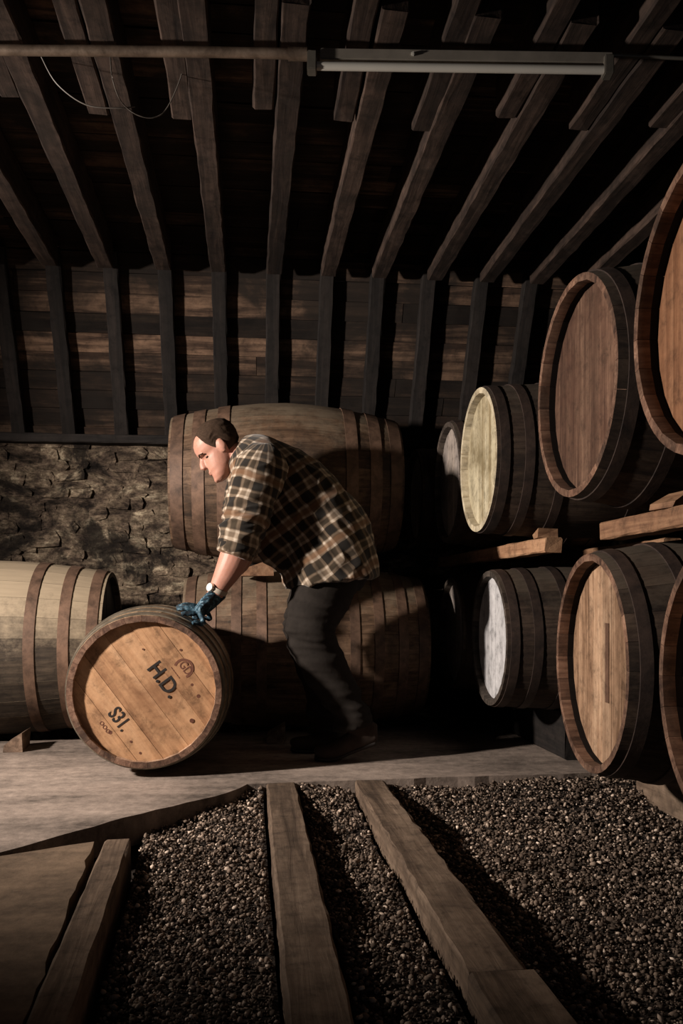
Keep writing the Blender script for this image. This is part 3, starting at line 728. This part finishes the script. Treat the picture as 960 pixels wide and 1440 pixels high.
# ------------------------------------------------------------------ the man
def skin_mat():
    t = NT('skin'); geo = t.n('ShaderNodeNewGeometry')
    n = t.noise(geo.outputs['Position'], 22, 4, 0.6)
    c = t.mix(n, (0.33, 0.145, 0.10), (0.45, 0.245, 0.185))
    t.b.inputs['Subsurface Weight'].default_value = 0.12
    t.b.inputs['Subsurface Radius'].default_value = (0.01, 0.004, 0.002)
    return t.out(c, 0.5, 0.4)
def plaid_mat():
    t = NT('plaid_flannel')
    u = t.n('ShaderNodeAttribute', attribute_name='pu').outputs['Fac']; v = t.n('ShaderNodeAttribute', attribute_name='pv').outputs['Fac']
    geo = t.n('ShaderNodeNewGeometry')
    wv = t.noise(geo.outputs['Position'], 9, 3, 0.5)
    wob = t.math('MULTIPLY', t.math('SUBTRACT', wv, 0.5), 0.03)
    def band(x, p, stops):
        fr = t.math('FRACT', t.math('DIVIDE', t.math('ADD', x, wob), p))
        return t.ramp(fr, stops)
    st = [(0.0, 0.25), (0.06, 0.0), (0.42, 0.0), (0.50, 0.80), (0.56, 0.88), (0.63, 0.48), (0.82, 0.45), (0.89, 0.90), (0.95, 0.80)]
    a = band(u, 0.088, st); b = band(v, 0.082, st)
    s_ = t.math('MULTIPLY', t.math('ADD', a, b), 0.5)
    c = t.ramp(s_, [(0.04, (0.014, 0.012, 0.010)), (0.24, (0.040, 0.030, 0.020)), (0.46, (0.125, 0.092, 0.064)), (0.7, (0.29, 0.235, 0.178)), (0.95, (0.50, 0.43, 0.355))])
    fr2 = t.math('FRACT', t.math('DIVIDE', t.math('ADD', u, wob), 0.176))
    og = t.ramp(fr2, [(0.28, 0.0), (0.34, 0.65), (0.42, 0.65), (0.48, 0.0)])
    c = t.mix(og, c, (0.16, 0.085, 0.045))
    n = t.noise(geo.outputs['Position'], 260, 2, 0.5)
    t.bump(n, 0.15, 0.002)
    t.b.inputs['Sheen Weight'].default_value = 0.15
    return t.out(c, 0.95, 0.1)
def cloth(name, c, var, sc):
    t = NT(name); geo = t.n('ShaderNodeNewGeometry')
    n = t.noise(geo.outputs['Position'], sc, 5, 0.65, 0.4)
    col = t.mix(n, tuple(q * (1 - var) for q in c), tuple(q * (1 + var) for q in c))
    t.bump(n, 0.3, 0.004)
    return t.out(col, 0.9, 0.15)
def glove_mat():
    t = NT('blue_glove'); geo = t.n('ShaderNodeNewGeometry')
    n = t.noise(geo.outputs['Position'], 38, 5, 0.7, 0.6)
    c = t.ramp(n, [(0.42, (0.006, 0.011, 0.016)), (0.54, (0.015, 0.055, 0.085)), (0.66, (0.22, 0.31, 0.37))])
    t.bump(n, 0.5, 0.004)
    return t.out(c, 0.7, 0.3)
M['skin'] = skin_mat(); M['plaid'] = plaid_mat()
M['trousers'] = cloth('dark_trouser_cloth', (0.016, 0.013, 0.011), 0.5, 30)
M['boot'] = cloth('worn_boot_leather', (0.035, 0.025, 0.02), 0.5, 25)
M['sole'] = plain('boot_sole_rubber', (0.02, 0.016, 0.014), 0.8)
M['glove'] = glove_mat()
M['hair'] = cloth('brown_hair', (0.036, 0.022, 0.014), 0.75, 130)
M['eye'] = plain('eye_white', (0.5, 0.45, 0.42), 0.3)
M['iris'] = plain('dark_iris', (0.03, 0.02, 0.015), 0.2)
M['watch_metal'] = plain('watch_steel', (0.62, 0.58, 0.52), 0.25, 0.9, 30, 0.1)
M['watch_face'] = plain('watch_dial', (0.75, 0.72, 0.66), 0.3, 0, 30, 0.05)
M['strap'] = plain('pale_strap', (0.38, 0.33, 0.27), 0.6)

person = empty('person', at(450, 1062, 4.0).xy.to_3d())
tag(person, 'man in plaid shirt, dark trousers and blue gloves bending to roll a cask', 'person')

def loft(bm, rings, n=24, depth_axis=None, pw=2.0):
    """rings: (centre, in-plane half width, half depth); cross-sections normal to the path"""
    D = depth_axis or FWD
    C = [Vector(r[0]) for r in rings]; out = []
    for i, (c, a, b, *ex) in enumerate(rings):
        c = Vector(c)
        tn = (C[min(i+1, len(C)-1)] - C[max(i-1, 0)]).normalized()
        if ex and ex[0] is not None: tn = Vector(ex[0]).normalized()
        dd = (D - tn * D.dot(tn)).normalized(); ip = tn.cross(dd).normalized()
        ring = []
        for k in range(n):
            q = 2 * PI * k / n; cs, sn = math.cos(q), math.sin(q)
            e = 2.0 / pw
            x = math.copysign(abs(cs) ** e, cs) * a; y = math.copysign(abs(sn) ** e, sn) * b
            ring.append(bm.verts.new(c + ip * x + dd * y))
        out.append(ring)
    fs = []
    for i in range(len(out) - 1):
        for k in range(n):
            fs.append(bm.faces.new((out[i][k], out[i][(k+1) % n], out[i+1][(k+1) % n], out[i+1][k])))
    fs.append(bm.faces.new(out[0])); fs.append(bm.faces.new(out[-1]))
    bmesh.ops.recalc_face_normals(bm, faces=fs)

def pxchain(rows):
    """(px, py, depth, in-plane half width in px, half depth in m)"""
    return [(at(a, b, d), w_ * d / F, h) for a, b, d, w_, h in rows]

def densify(rings, m=4):
    """Catmull-Rom through ring centres and sizes"""
    out = []
    g = lambda i: rings[max(0, min(len(rings)-1, i))]
    for i in range(len(rings) - 1):
        P = [g(i-1), g(i), g(i+1), g(i+2)]
        for k in range(m):
            t = k / m
            cr = lambda a, b, c, d: 0.5 * ((2*b) + (c-a)*t + (2*a-5*b+4*c-d)*t*t + (3*b-a-3*c+d)*t**3)
            out.append((cr(*[Vector(p[0]) for p in P]), cr(*[p[1] for p in P]), cr(*[p[2] for p in P])))
    out.append((Vector(rings[-1][0]), rings[-1][1], rings[-1][2]))
    return out

def fuse(bm, voxel, smooth_it=3, fac=0.5):
    me = bpy.data.meshes.new('tmp'); bm.to_mesh(me); bm.free()
    o = bpy.data.objects.new('tmp', me); COL.objects.link(o)
    r = o.modifiers.new('r', 'REMESH'); r.mode = 'VOXEL'; r.voxel_size = voxel; r.use_smooth_shade = True
    s = o.modifiers.new('s', 'SMOOTH'); s.iterations = smooth_it; s.factor = fac
    dg = bpy.context.evaluated_depsgraph_get(); dg.update()
    out = bpy.data.meshes.new_from_object(o.evaluated_get(dg))
    bpy.data.objects.remove(o); bpy.data.meshes.remove(me)
    out.polygons.foreach_set('use_smooth', [True] * len(out.polygons))
    return out

def displace(me, fn):
    nr = [v.normal.copy() for v in me.vertices]
    for v, n in zip(me.vertices, nr): v.co = v.co + n * fn(v.co, n)
    me.update()

def wear(name, me, mat, parent=person, label=None):
    me.name = name; me.materials.clear()
    if parent is person:
        me.transform(Matrix.Translation(-person.location))
    o = link(name, me, mat, parent)
    if label: o['label'] = label
    return o

# --- torso: pairs of back and belly points along the spine
tors = [((529, 795), (405, 844), .228), ((525, 760), (396, 808), .21), ((510, 722), (378, 780), .19), ((482, 685), (358, 748), .20),
        ((447, 654), (341, 716), .212), ((408, 630), (328, 690), .212), ((374, 617), (322, 670), .17), ((346, 614), (322, 655), .085)]
def torso_rings(k=1.0):
    out = []
    for (b, f, hd) in tors:
        cx, cy = (b[0] + f[0]) / 2, (b[1] + f[1]) / 2
        w_ = math.hypot(b[0] - f[0], b[1] - f[1]) / 2 * 4.0 / F
        fb, ff = at(b[0], b[1], 4.0), at(f[0], f[1], 4.0)
        ip = (fb - ff).normalized()
        tn = FWD.cross(ip)
        out.append((at(cx, cy, 4.0), w_ * k, hd * k))
    return out
near_sleeve = [(378, 650, 3.84, 34, .10), (366, 664, 3.80, 37, .105), (355, 695, 3.765, 33, .092), (345, 730, 3.745, 31, .085), (338, 755, 3.74, 28, .08), (331, 779, 3.735, 25.5, .076)]
far_sleeve = [(372, 652, 4.16, 34, .10), (358, 668, 4.20, 36, .10), (348, 700, 4.22, 31, .09), (343, 735, 4.20, 28, .08), (340, 772, 4.16, 25, .075)]
near_fore = [(337, 756, 3.74, 20, .055), (330, 782, 3.735, 21, .055), (322, 800, 3.735, 19, .05), (311, 820, 3.74, 14.5, .038), (304, 833, 3.745, 12, .031), (299, 842, 3.75, 11.5, .029)]
far_fore = [(342, 755, 4.18, 18, .05), (336, 785, 4.14, 19, .05), (319, 808, 4.1, 14, .038), (306, 832, 4.06, 10, .029), (302, 838, 4.05, 10, .029)]
thigh_n = [(468, 790, 3.95, 48, .12), (455, 825, 3.92, 44, .105), (441, 862, 3.88, 37, .095), (437, 893, 3.87, 33, .085), (452, 930, 3.88, 32, .08), (474, 970, 3.90, 28, .072), (489, 1000, 3.91, 26, .07), (494, 1022, 3.915, 27, .072)]
thigh_f = [(470, 790, 4.08, 50, .14), (452, 828, 4.11, 44, .115), (436, 865, 4.13, 35, .095), (432, 893, 4.14, 31, .085), (444, 930, 4.14, 30, .08), (455, 972, 4.14, 26, .072), (458, 1005, 4.14, 25, .07), (458, 1030, 4.14, 26, .072)]

# --- head in its own frame: x forward, y to his left, z up; ear hole at (0, ., .11)
PITCH = math.radians(37); HS = 1.06
EAR = at(310, 633, 4.0)
Fh = -RGT * math.cos(PITCH) - UP * math.sin(PITCH)
Uh = -RGT * math.sin(PITCH) + UP * math.cos(PITCH)
Lh = -FWD
tw = math.radians(7)                      # head turned a little towards the camera
Fh, Lh = (Fh * math.cos(tw) + Lh * math.sin(tw)), (Lh * math.cos(tw) - Fh * math.sin(tw))
def hp(x, y, z): return EAR + (Fh * x + Lh * y + Uh * (z - 0.11)) * HS
sl = [(0.000, .082, .040, .022), (0.012, .094, .015, .036), (0.030, .096, -.010, .047), (0.046, .091, -.030, .054), (0.060, .094, -.042, .058), (0.078, .091, -.055, .062), (0.098, .087, -.075, .066),
      (0.110, .081, -.088, .069), (0.120, .082, -.092, .070), (0.131, .091, -.095, .072), (0.143, .0965, -.099, .0735), (0.165, .095, -.101, .075), (0.185, .087, -.098, .073), (0.203, .072, -.088, .066), (0.219, .048, -.068, .053), (0.230, .022, -.043, .034), (0.236, .0, -.02, .014)]
def head_rings(bm, grow=0.0):
    n = 28; out = []
    for z, f, b, hw in sl:
        cx, rx = (f + b) / 2, (f - b) / 2 + grow
        ring = []
        for k in range(n):
            q = 2 * PI * k / n; e = 0.96
            x = math.copysign(abs(math.cos(q)) ** e, math.cos(q)) * rx; y = math.copysign(abs(math.sin(q)) ** e, math.sin(q)) * (hw + grow)
            ring.append(bm.verts.new(hp(cx + x, y, z)))
        out.append(ring)
    fs = []
    for i in range(len(out) - 1):
        for k in range(n): fs.append(bm.faces.new((out[i][k], out[i][(k+1) % n], out[i+1][(k+1) % n], out[i+1][k])))
    fs.append(bm.faces.new(out[0])); fs.append(bm.faces.new(out[-1]))
    bmesh.ops.recalc_face_normals(bm, faces=fs)
def blob(bm, c, sx, sy, sz, frame, subdiv=2):
    r = bmesh.ops.create_icosphere(bm, subdivisions=subdiv, radius=1.0)
    for v in r['verts']:
        p = v.co; v.co = c + frame[0] * p.x * sx + frame[1] * p.y * sy + frame[2] * p.z * sz
HF = (Fh * HS, Lh * HS, Uh * HS)

# body: one continuous figure under the clothes
bm = bmesh.new()
head_rings(bm)
# nose, brow ridge, lips, chin, ears
loft(bm, [(hp(.080, 0, .134), .010, .008), (hp(.086, 0, .117), .015, .010), (hp(.095, 0, .101), .019, .0125), (hp(.101, 0, .091), .019, .015), (hp(.095, 0, .082), .012, .014)], 12, Lh)
for s in (-1, 1):
    blob(bm, hp(.104, .010 * s, .087), .008, .006, .006, HF)
    blob(bm, hp(.080, .028 * s, .133), .010, .022, .006, HF)
    blob(bm, hp(-.006, .0715 * s, .108), .017, .007, .030, HF)
    blob(bm, hp(-.012, .078 * s, .114), .015, .005, .023, HF)
blob(bm, hp(.094, 0, .057), .008, .021, .005, HF)
blob(bm, hp(.091, 0, .048), .009, .019, .0055, HF)
blob(bm, hp(.088, 0, .016), .013, .020, .013, HF)
neck0 = hp(-.030, 0, .075); neck1 = at(352, 646, 4.0)
loft(bm, [(hp(-.005, 0, .09), .050, .052), (neck0.lerp(neck1, .35), .058, .057), (neck0.lerp(neck1, .75), .062, .063), (neck1 + (neck1 - neck0) * .6, .075, .085)], 24)
loft(bm, densify(torso_rings(0.80)[1:], 3), 28, None, 2.4)
for ch in (near_sleeve, far_sleeve): loft(bm, densify([(p, a * .72, b * .72) for p, a, b in pxchain(ch)]), 18)
for ch in (near_fore, far_fore): loft(bm, densify(pxchain(ch)), 20)
for ch in (thigh_n, thigh_f): loft(bm, densify([(p, a * .78, b * .78) for p, a, b in pxchain(ch)]), 18)
body = wear('body', fuse(bm, 0.0042, 2), M['skin'])

# eyes and brows
for s in (-1, 1):
    bm = bmesh.new(); blob(bm, hp(.0665, .037 * s, .1110) - person.location, .008, .0125, .0038, HF)
    e = link('eye', bm_mesh('eye', bm, 60), M['iris'], person)
    bm = bmesh.new(); loft(bm, [(hp(.0925, .012 * s, .131) - person.location, .002, .002), (hp(.0905, .034 * s, .137) - person.location, .0038, .0038), (hp(.0735, .0555 * s, .131) - person.location, .002, .002)], 8, Uh)
    link('eyebrow', bm_mesh('eyebrow', bm, 60), M['hair'], person)

bm = bmesh.new()
blob(bm, hp(.0925, 0, .0555) - person.location, .0085, .0185, .0030, HF)
blob(bm, hp(.0905, 0, .0470) - person.location, .0095, .0165, .0036, HF)
link('lips', bm_mesh('lips', bm, 60), plain('lip_skin', (0.26, 0.085, 0.065), 0.5, 0, 60, 0.2), person)
# hair: a close-cropped cap over skull and nape
def hair_mesh():
    bm = bmesh.new(); n, mz = 56, 40
    zz = [s_[0] for s_ in sl]
    def ring_at(z, q, grow):
        f = np.interp(z, zz, [s_[1] for s_ in sl]); b = np.interp(z, zz, [s_[2] for s_ in sl]); hw = np.interp(z, zz, [s_[3] for s_ in sl])
        e = .96; cx, rx = (f + b) / 2, (f - b) / 2 + grow
        return cx + math.copysign(abs(math.cos(q)) ** e, math.cos(q)) * rx, math.copysign(abs(math.sin(q)) ** e, math.sin(q)) * (hw + grow)
    def low(q):                                # hairline height around the head (q = 0 is the face)
        a = abs((q + PI) % (2 * PI) - PI)
        return float(np.interp(a, [0, .45, .75, .95, 1.15, 1.35, 1.65, 1.9, 2.3, PI], [.211, .211, .206, .188, .150, .114, .142, .105, .062, .055]))
    outer, inner = [], []
    for j in range(mz + 1):
        ro, ri = [], []
        for k in range(n):
            q = 2 * PI * k / n; lo = low(q)
            z = lo + (0.236 - lo) * j / mz
            g = 0.0075 * min(1, (z - lo) / 0.04 + .05) + 0.0045 * noise.noise(Vector((k * 1.1, j * .22, 0))) * min(1, (z - lo) / .02)
            x, y = ring_at(z, q, g); ro.append(bm.verts.new(hp(x, y, z + max(0, (z - .2)) * .12) - person.location))
            x, y = ring_at(z, q, -0.006); ri.append(bm.verts.new(hp(x, y, z - .004) - person.location))
        outer.append(ro); inner.append(ri)
    for L_ in (outer, inner):
        for j in range(mz):
            for k in range(n): bm.faces.new((L_[j][k], L_[j][(k+1) % n], L_[j+1][(k+1) % n], L_[j+1][k]))
        bm.faces.new(L_[-1])
    for k in range(n): bm.faces.new((outer[0][k], outer[0][(k+1) % n], inner[0][(k+1) % n], inner[0][k]))
    return bm_mesh('hair', bm, 70)
link('hair', hair_mesh(), M['hair'], person)['label'] = 'short brown hair'

# shirt
def folds(co, amp, sc, ax_, stretch=0.35):
    p = Vector(co); a = ax_.normalized()
    p = p - a * p.dot(a) * (1 - stretch)
    return amp * (noise.noise(p * sc) + 0.5 * noise.noise(p * sc * 2.1 + Vector((3, 1, 7))))
def to_px(co):
    v = co - CAM; d = v.dot(FWD)
    return 480 + F * v.dot(RGT) / d, HOR - F * v.z / d
T0, T1 = at(338, 632, 4.0), at(467, 806, 4.0); TAx = (T1 - T0).normalized(); TP = TAx.cross(FWD).normalized()
A0, A1 = at(366, 655, 3.78), at(331, 780, 3.735); AAx = (A1 - A0).normalized(); AP = AAx.cross(FWD).normalized()
B0, B1 = at(358, 660, 4.2), at(340, 775, 4.16)
def weave(me, o0, a_, q_, r_):
    pu = me.attributes.new('pu', 'FLOAT', 'POINT'); pv = me.attributes.new('pv', 'FLOAT', 'POINT')
    pu.data.foreach_set('value', [(v.co - o0).dot(a_) for v in me.vertices])
    pv.data.foreach_set('value', [math.atan2((v.co - o0).dot(q_), -(v.co - o0).dot(FWD)) * r_ for v in me.vertices])
def ridge(p): return 1.0 - abs(noise.noise(p)) * 2.0        # sharp-crested creases
bm = bmesh.new()
loft(bm, densify(torso_rings(1.0), 4), 36, None, 2.3)
# open front panel hanging below the chest
loft(bm, densify(pxchain([(352, 720, 3.86, 20, .05), (372, 752, 3.86, 22, .045), (388, 780, 3.86, 16, .035), (400, 800, 3.86, 8, .02)]), 4), 20)
me = fuse(bm, 0.006, 4)
weave(me, T0, TAx, TP, .20)
def torso_fold(co, n):
    r = co - T0; u, v_ = r.dot(TAx), r.dot(TP)
    q = Vector((u * 5 + v_ * 4, v_ * 9 - u * 3, co.y * 5))
    w_ = min(1, max(0, (u - .05) / .2))
    return 0.014 * noise.noise(q) + 0.011 * w_ * ridge(q * 1.7 + Vector((5, 2, 1))) - .003 + 0.010 * noise.noise(Vector((v_ * 16, u * 2, 4))) * max(0, (u - .45) / .15)
displace(me, torso_fold)
shirt = wear('shirt', me, M['plaid'], label='brown and cream plaid flannel shirt with rolled sleeves')
for ch, o0 in ((near_sleeve, A0), (far_sleeve, B0)):
    bm = bmesh.new(); loft(bm, densify(pxchain(ch), 4), 28)
    me = fuse(bm, 0.0055, 3)
    weave(me, o0, AAx, AP, .095)
    def sleeve_fold(co, n):
        r = co - o0; u, v_ = r.dot(AAx), r.dot(AP)
        q = Vector((u * 17 + v_ * 9, v_ * 6, co.y * 7))
        k = .5 + 1.3 * math.exp(-((u - .26) / .10) ** 2)
        return k * (0.010 * noise.noise(q) + 0.009 * ridge(q * 1.4))
    displace(me, sleeve_fold)
    me.transform(Matrix.Translation(-person.location)); me.materials.clear(); me.name = 'sleeve'
    link('sleeve', me, M['plaid'], shirt)
# collar and rolled cuffs
def band_part(name, rings, mat, label=None, u0=0.0, n=24):
    bm = bmesh.new(); loft(bm, rings, n)
    me = fuse(bm, 0.004, 2)
    displace(me, lambda co, n_: 0.003 * noise.noise(co * 40))
    pu = me.attributes.new('pu', 'FLOAT', 'POINT'); pv = me.attributes.new('pv', 'FLOAT', 'POINT')
    c = Vector(rings[0][0])
    pu.data.foreach_set('value', [(v.co - c).dot(AAx) + u0 for v in me.vertices])
    pv.data.foreach_set('value', [math.atan2((v.co - c).dot(AP), -(v.co - c).dot(FWD)) * .09 for v in me.vertices])
    me.transform(Matrix.Translation(-person.location))
    me.materials.clear()
    o = link(name, me, mat, shirt)
    if label: o['label'] = label
cdir = (neck1 - neck0).normalized()
band_part('collar', [(neck0 + cdir * .030, .080, .076), (neck0 + cdir * .045, .087, .082), (neck0 + cdir * .075, .098, .096), (neck0 + cdir * .10, .094, .100)], M['plaid'])
band_part('cuff', pxchain([(335, 764, 3.737, 26.5, .080), (331.5, 776, 3.735, 27, .081), (329.5, 782, 3.735, 26, .078)]), M['plaid'])
band_part('cuff', pxchain([(340, 762, 4.165, 25, .076), (338, 774, 4.16, 26, .078), (337, 780, 4.155, 25, .075)]), M['plaid'])

# trousers
bm = bmesh.new()
for ch in (thigh_n, thigh_f): loft(bm, densify(pxchain(ch), 4), 28)
loft(bm, densify([(at(482, 765, 4.0), .15, .17), (at(472, 790, 4.0), .165, .18), (at(462, 815, 4.0), .15, .165)], 3), 28)
me = fuse(bm, 0.0075, 4)
def tr_fold(co, n):
    z = co.z
    k = 1.0 + 1.2 * math.exp(-((z - .58) / .10) ** 2) + 1.6 * math.exp(-((z - .20) / .12) ** 2)
    p = Vector((co.x * 5, co.y * 5, co.z * 22 + 4 * co.x))
    return 0.0075 * k * (noise.noise(p) + .4 * noise.noise(p * 2.2) + .35 * (1 - 2 * abs(noise.noise(p * 1.3 + Vector((2, 5, 1))))))
displace(me, tr_fold)
wear('trousers', me, M['trousers'], label='dark worn work trousers')

# boots
def boot(ank, heel, ball, toe, d):
    bm = bmesh.new()
    s = d / F
    P = lambda q: at(q[0], q[1], d)
    A, Hh, B, T = P(ank), P(heel), P(ball), P(toe)
    up = UP
    loft(bm, [(A + UP * .06, .052, .047), (A, .055, .048), (A.lerp(Hh, .55) + UP * .01, .058, .045), (Hh + UP * .045 + (B - Hh).normalized() * .045, .052, .040)], 18)
    loft(bm, densify([(Hh + UP * .035, .030, .034), (Hh.lerp(B, .25) + UP * .042, .042, .040), (Hh.lerp(B, .55) + UP * .050, .046, .042), (B + UP * .040, .038, .050), (B.lerp(T, .6) + UP * .034, .032, .047), (T + UP * .027 + (B - T).normalized() * .02, .022, .034)], 3), 18)
    me = fuse(bm, .005, 3)
    b = wear('boot', me, M['boot'])
    bm = bmesh.new()
    loft(bm, densify([(Hh + UP * .008, .014, .032), (Hh.lerp(B, .3) + UP * .010, .013, .036), (Hh.lerp(B, .6) + UP * .010, .012, .037), (B + UP * .010, .012, .050), (B.lerp(T, .6) + UP * .010, .011, .047), (T + UP * .014 + (B - T).normalized() * .015, .010, .032)], 3), 16)
    me = fuse(bm, .005, 2); me.transform(Matrix.Translation(-person.location)); me.materials.clear()
    link('sole', me, M['sole'], b)
boot((500, 1016), (528, 1046), (470, 1069), (437, 1069), 3.915)
boot((462, 1022), (488, 1057), (432, 1058), (404, 1056), 4.13)

# gloves: palm, four fingers and a thumb wrapped over the cask's flank
def on_cask(phi, y, h):
    r = prof(y - BY, BLn, BRb, BRh) + 0.0045 + h
    a = math.radians(phi)
    return Vector((BX + math.sin(a) * r, y, BZ + math.cos(a) * r))
def glove(wrist, y0, side):
    """side = +1: thumb away from the camera"""
    bm = bmesh.new()
    kn = on_cask(33, y0, .040)
    dirn = (kn - wrist).normalized()
    loft(bm, densify([(wrist + dirn * -.038, .036, .038), (wrist + dirn * .0, .035, .038), (wrist.lerp(kn, .45), .033, .050), (wrist.lerp(kn, .85), .026, .055), (kn + dirn * .012, .016, .050)], 3), 20)
    fing = [(.042, 18.0, .085, .0105, 1.0), (.015, 19.0, .030, .0110, 1.0), (-.015, 24.0, -.034, .0106, 1.0), (-.042, 34.0, -.085, .0098, 1.0)]
    for (yb, phi, yt, r, _) in fing:
        base = kn + Vector((0, yb * side, 0)) - dirn * .010
        tip = on_cask(phi, y0 + yt * side, r * .9)
        ph1 = on_cask(phi + 6.5, y0 + (yb * .55 + yt * .45) * side, .030)
        ph2 = on_cask(phi + 2.2, y0 + (yb * .2 + yt * .8) * side, .019)
        loft(bm, densify([(base, r * 1.15, r * 1.15), (ph1, r * 1.08, r * 1.08), (ph2, r, r), (tip, r * .8, r * .8)], 3), 12)
    b0 = wrist.lerp(kn, .35) + Vector((0, .034 * side, -.004))
    loft(bm, densify([(b0, .014, .014), (on_cask(35, y0 + .070 * side, .030), .0125, .0125), (on_cask(30, y0 + .090 * side, .016), .0115, .0115), (on_cask(27, y0 + .098 * side, .010), .009, .009)], 3), 12)
    me = fuse(bm, .0036, 2)
    displace(me, lambda co, n: 0.0016 * noise.noise(co * 70))
    return wear('glove', me, M['glove'], label='blue and dark grey knitted work glove')
wr_n, wr_f = at(301, 840, 3.75), at(302, 838, 4.05)
gl = glove(wr_n, 3.725, 1)
glove(wr_f, 4.10, -1)
# pale knitted edge of the near glove
bm = bmesh.new(); ddir = (at(304, 833, 3.745) - wr_n).normalized()
loft(bm, [(wr_n + ddir * .032, .039, .041), (wr_n + ddir * .038, .040, .042), (wr_n + ddir * .043, .038, .040)], 24)
me = fuse(bm, .003, 1); me.transform(Matrix.Translation(-person.location)); me.materials.clear()
link('glove_hem', me, M['strap'], gl)['label'] = 'pale knitted glove edge'
# wrist watch above the glove
wc = at(306, 829.5, 3.742)
wt = empty('watch', wc - person.location); wt.parent = person
wt['label'] = 'steel wrist watch with pale dial'
adir = (at(318, 805, 3.735) - wc).normalized()
bm = bmesh.new(); n_ = 28
for (rr, tt) in (((.040, .038), .010),):
    dd = (FWD - adir * FWD.dot(adir)).normalized(); ip = adir.cross(dd)
    vs = []
    for k in range(n_):
        q = 2 * PI * k / n_
        e = ip * math.cos(q) * rr[0] + dd * math.sin(q) * rr[1]; e2 = e * 1.07
        vs.append([bm.verts.new(p_) for p_ in (e - adir * tt, e2 - adir * tt, e2 + adir * tt, e + adir * tt)])
    for k in range(n_):
        for j in range(4): bm.faces.new((vs[k][j], vs[k][(j+1) % 4], vs[(k+1) % n_][(j+1) % 4], vs[(k+1) % n_][j]))
link('watch_strap', bm_mesh('watch_strap', bm, 40), M['strap'], wt)
nrm = (-FWD * 0.75 - RGT * 0.55 + UP * 0.35); nrm = (nrm - adir * nrm.dot(adir)).normalized()
def disc_solid(r, h, c, mat, name):
    bm = bmesh.new(); a = adir; b = nrm.cross(a); R0, R1 = [], []
    for k in range(24):
        q = 2 * PI * k / 24
        R0.append(bm.verts.new(c + (a * math.cos(q) + b * math.sin(q)) * r)); R1.append(bm.verts.new(c + nrm * h + (a * math.cos(q) + b * math.sin(q)) * r * .93))
    for k in range(24): bm.faces.new((R0[k], R0[(k+1) % 24], R1[(k+1) % 24], R1[k]))
    bm.faces.new(R0); bm.faces.new(R1)
    return link(name, bm_mesh(name, bm, 40), mat, wt)
disc_solid(.020, .010, nrm * .039, M['watch_metal'], 'watch_case')
disc_solid(.0165, .0015, nrm * .0488, M['watch_face'], 'watch_dial')
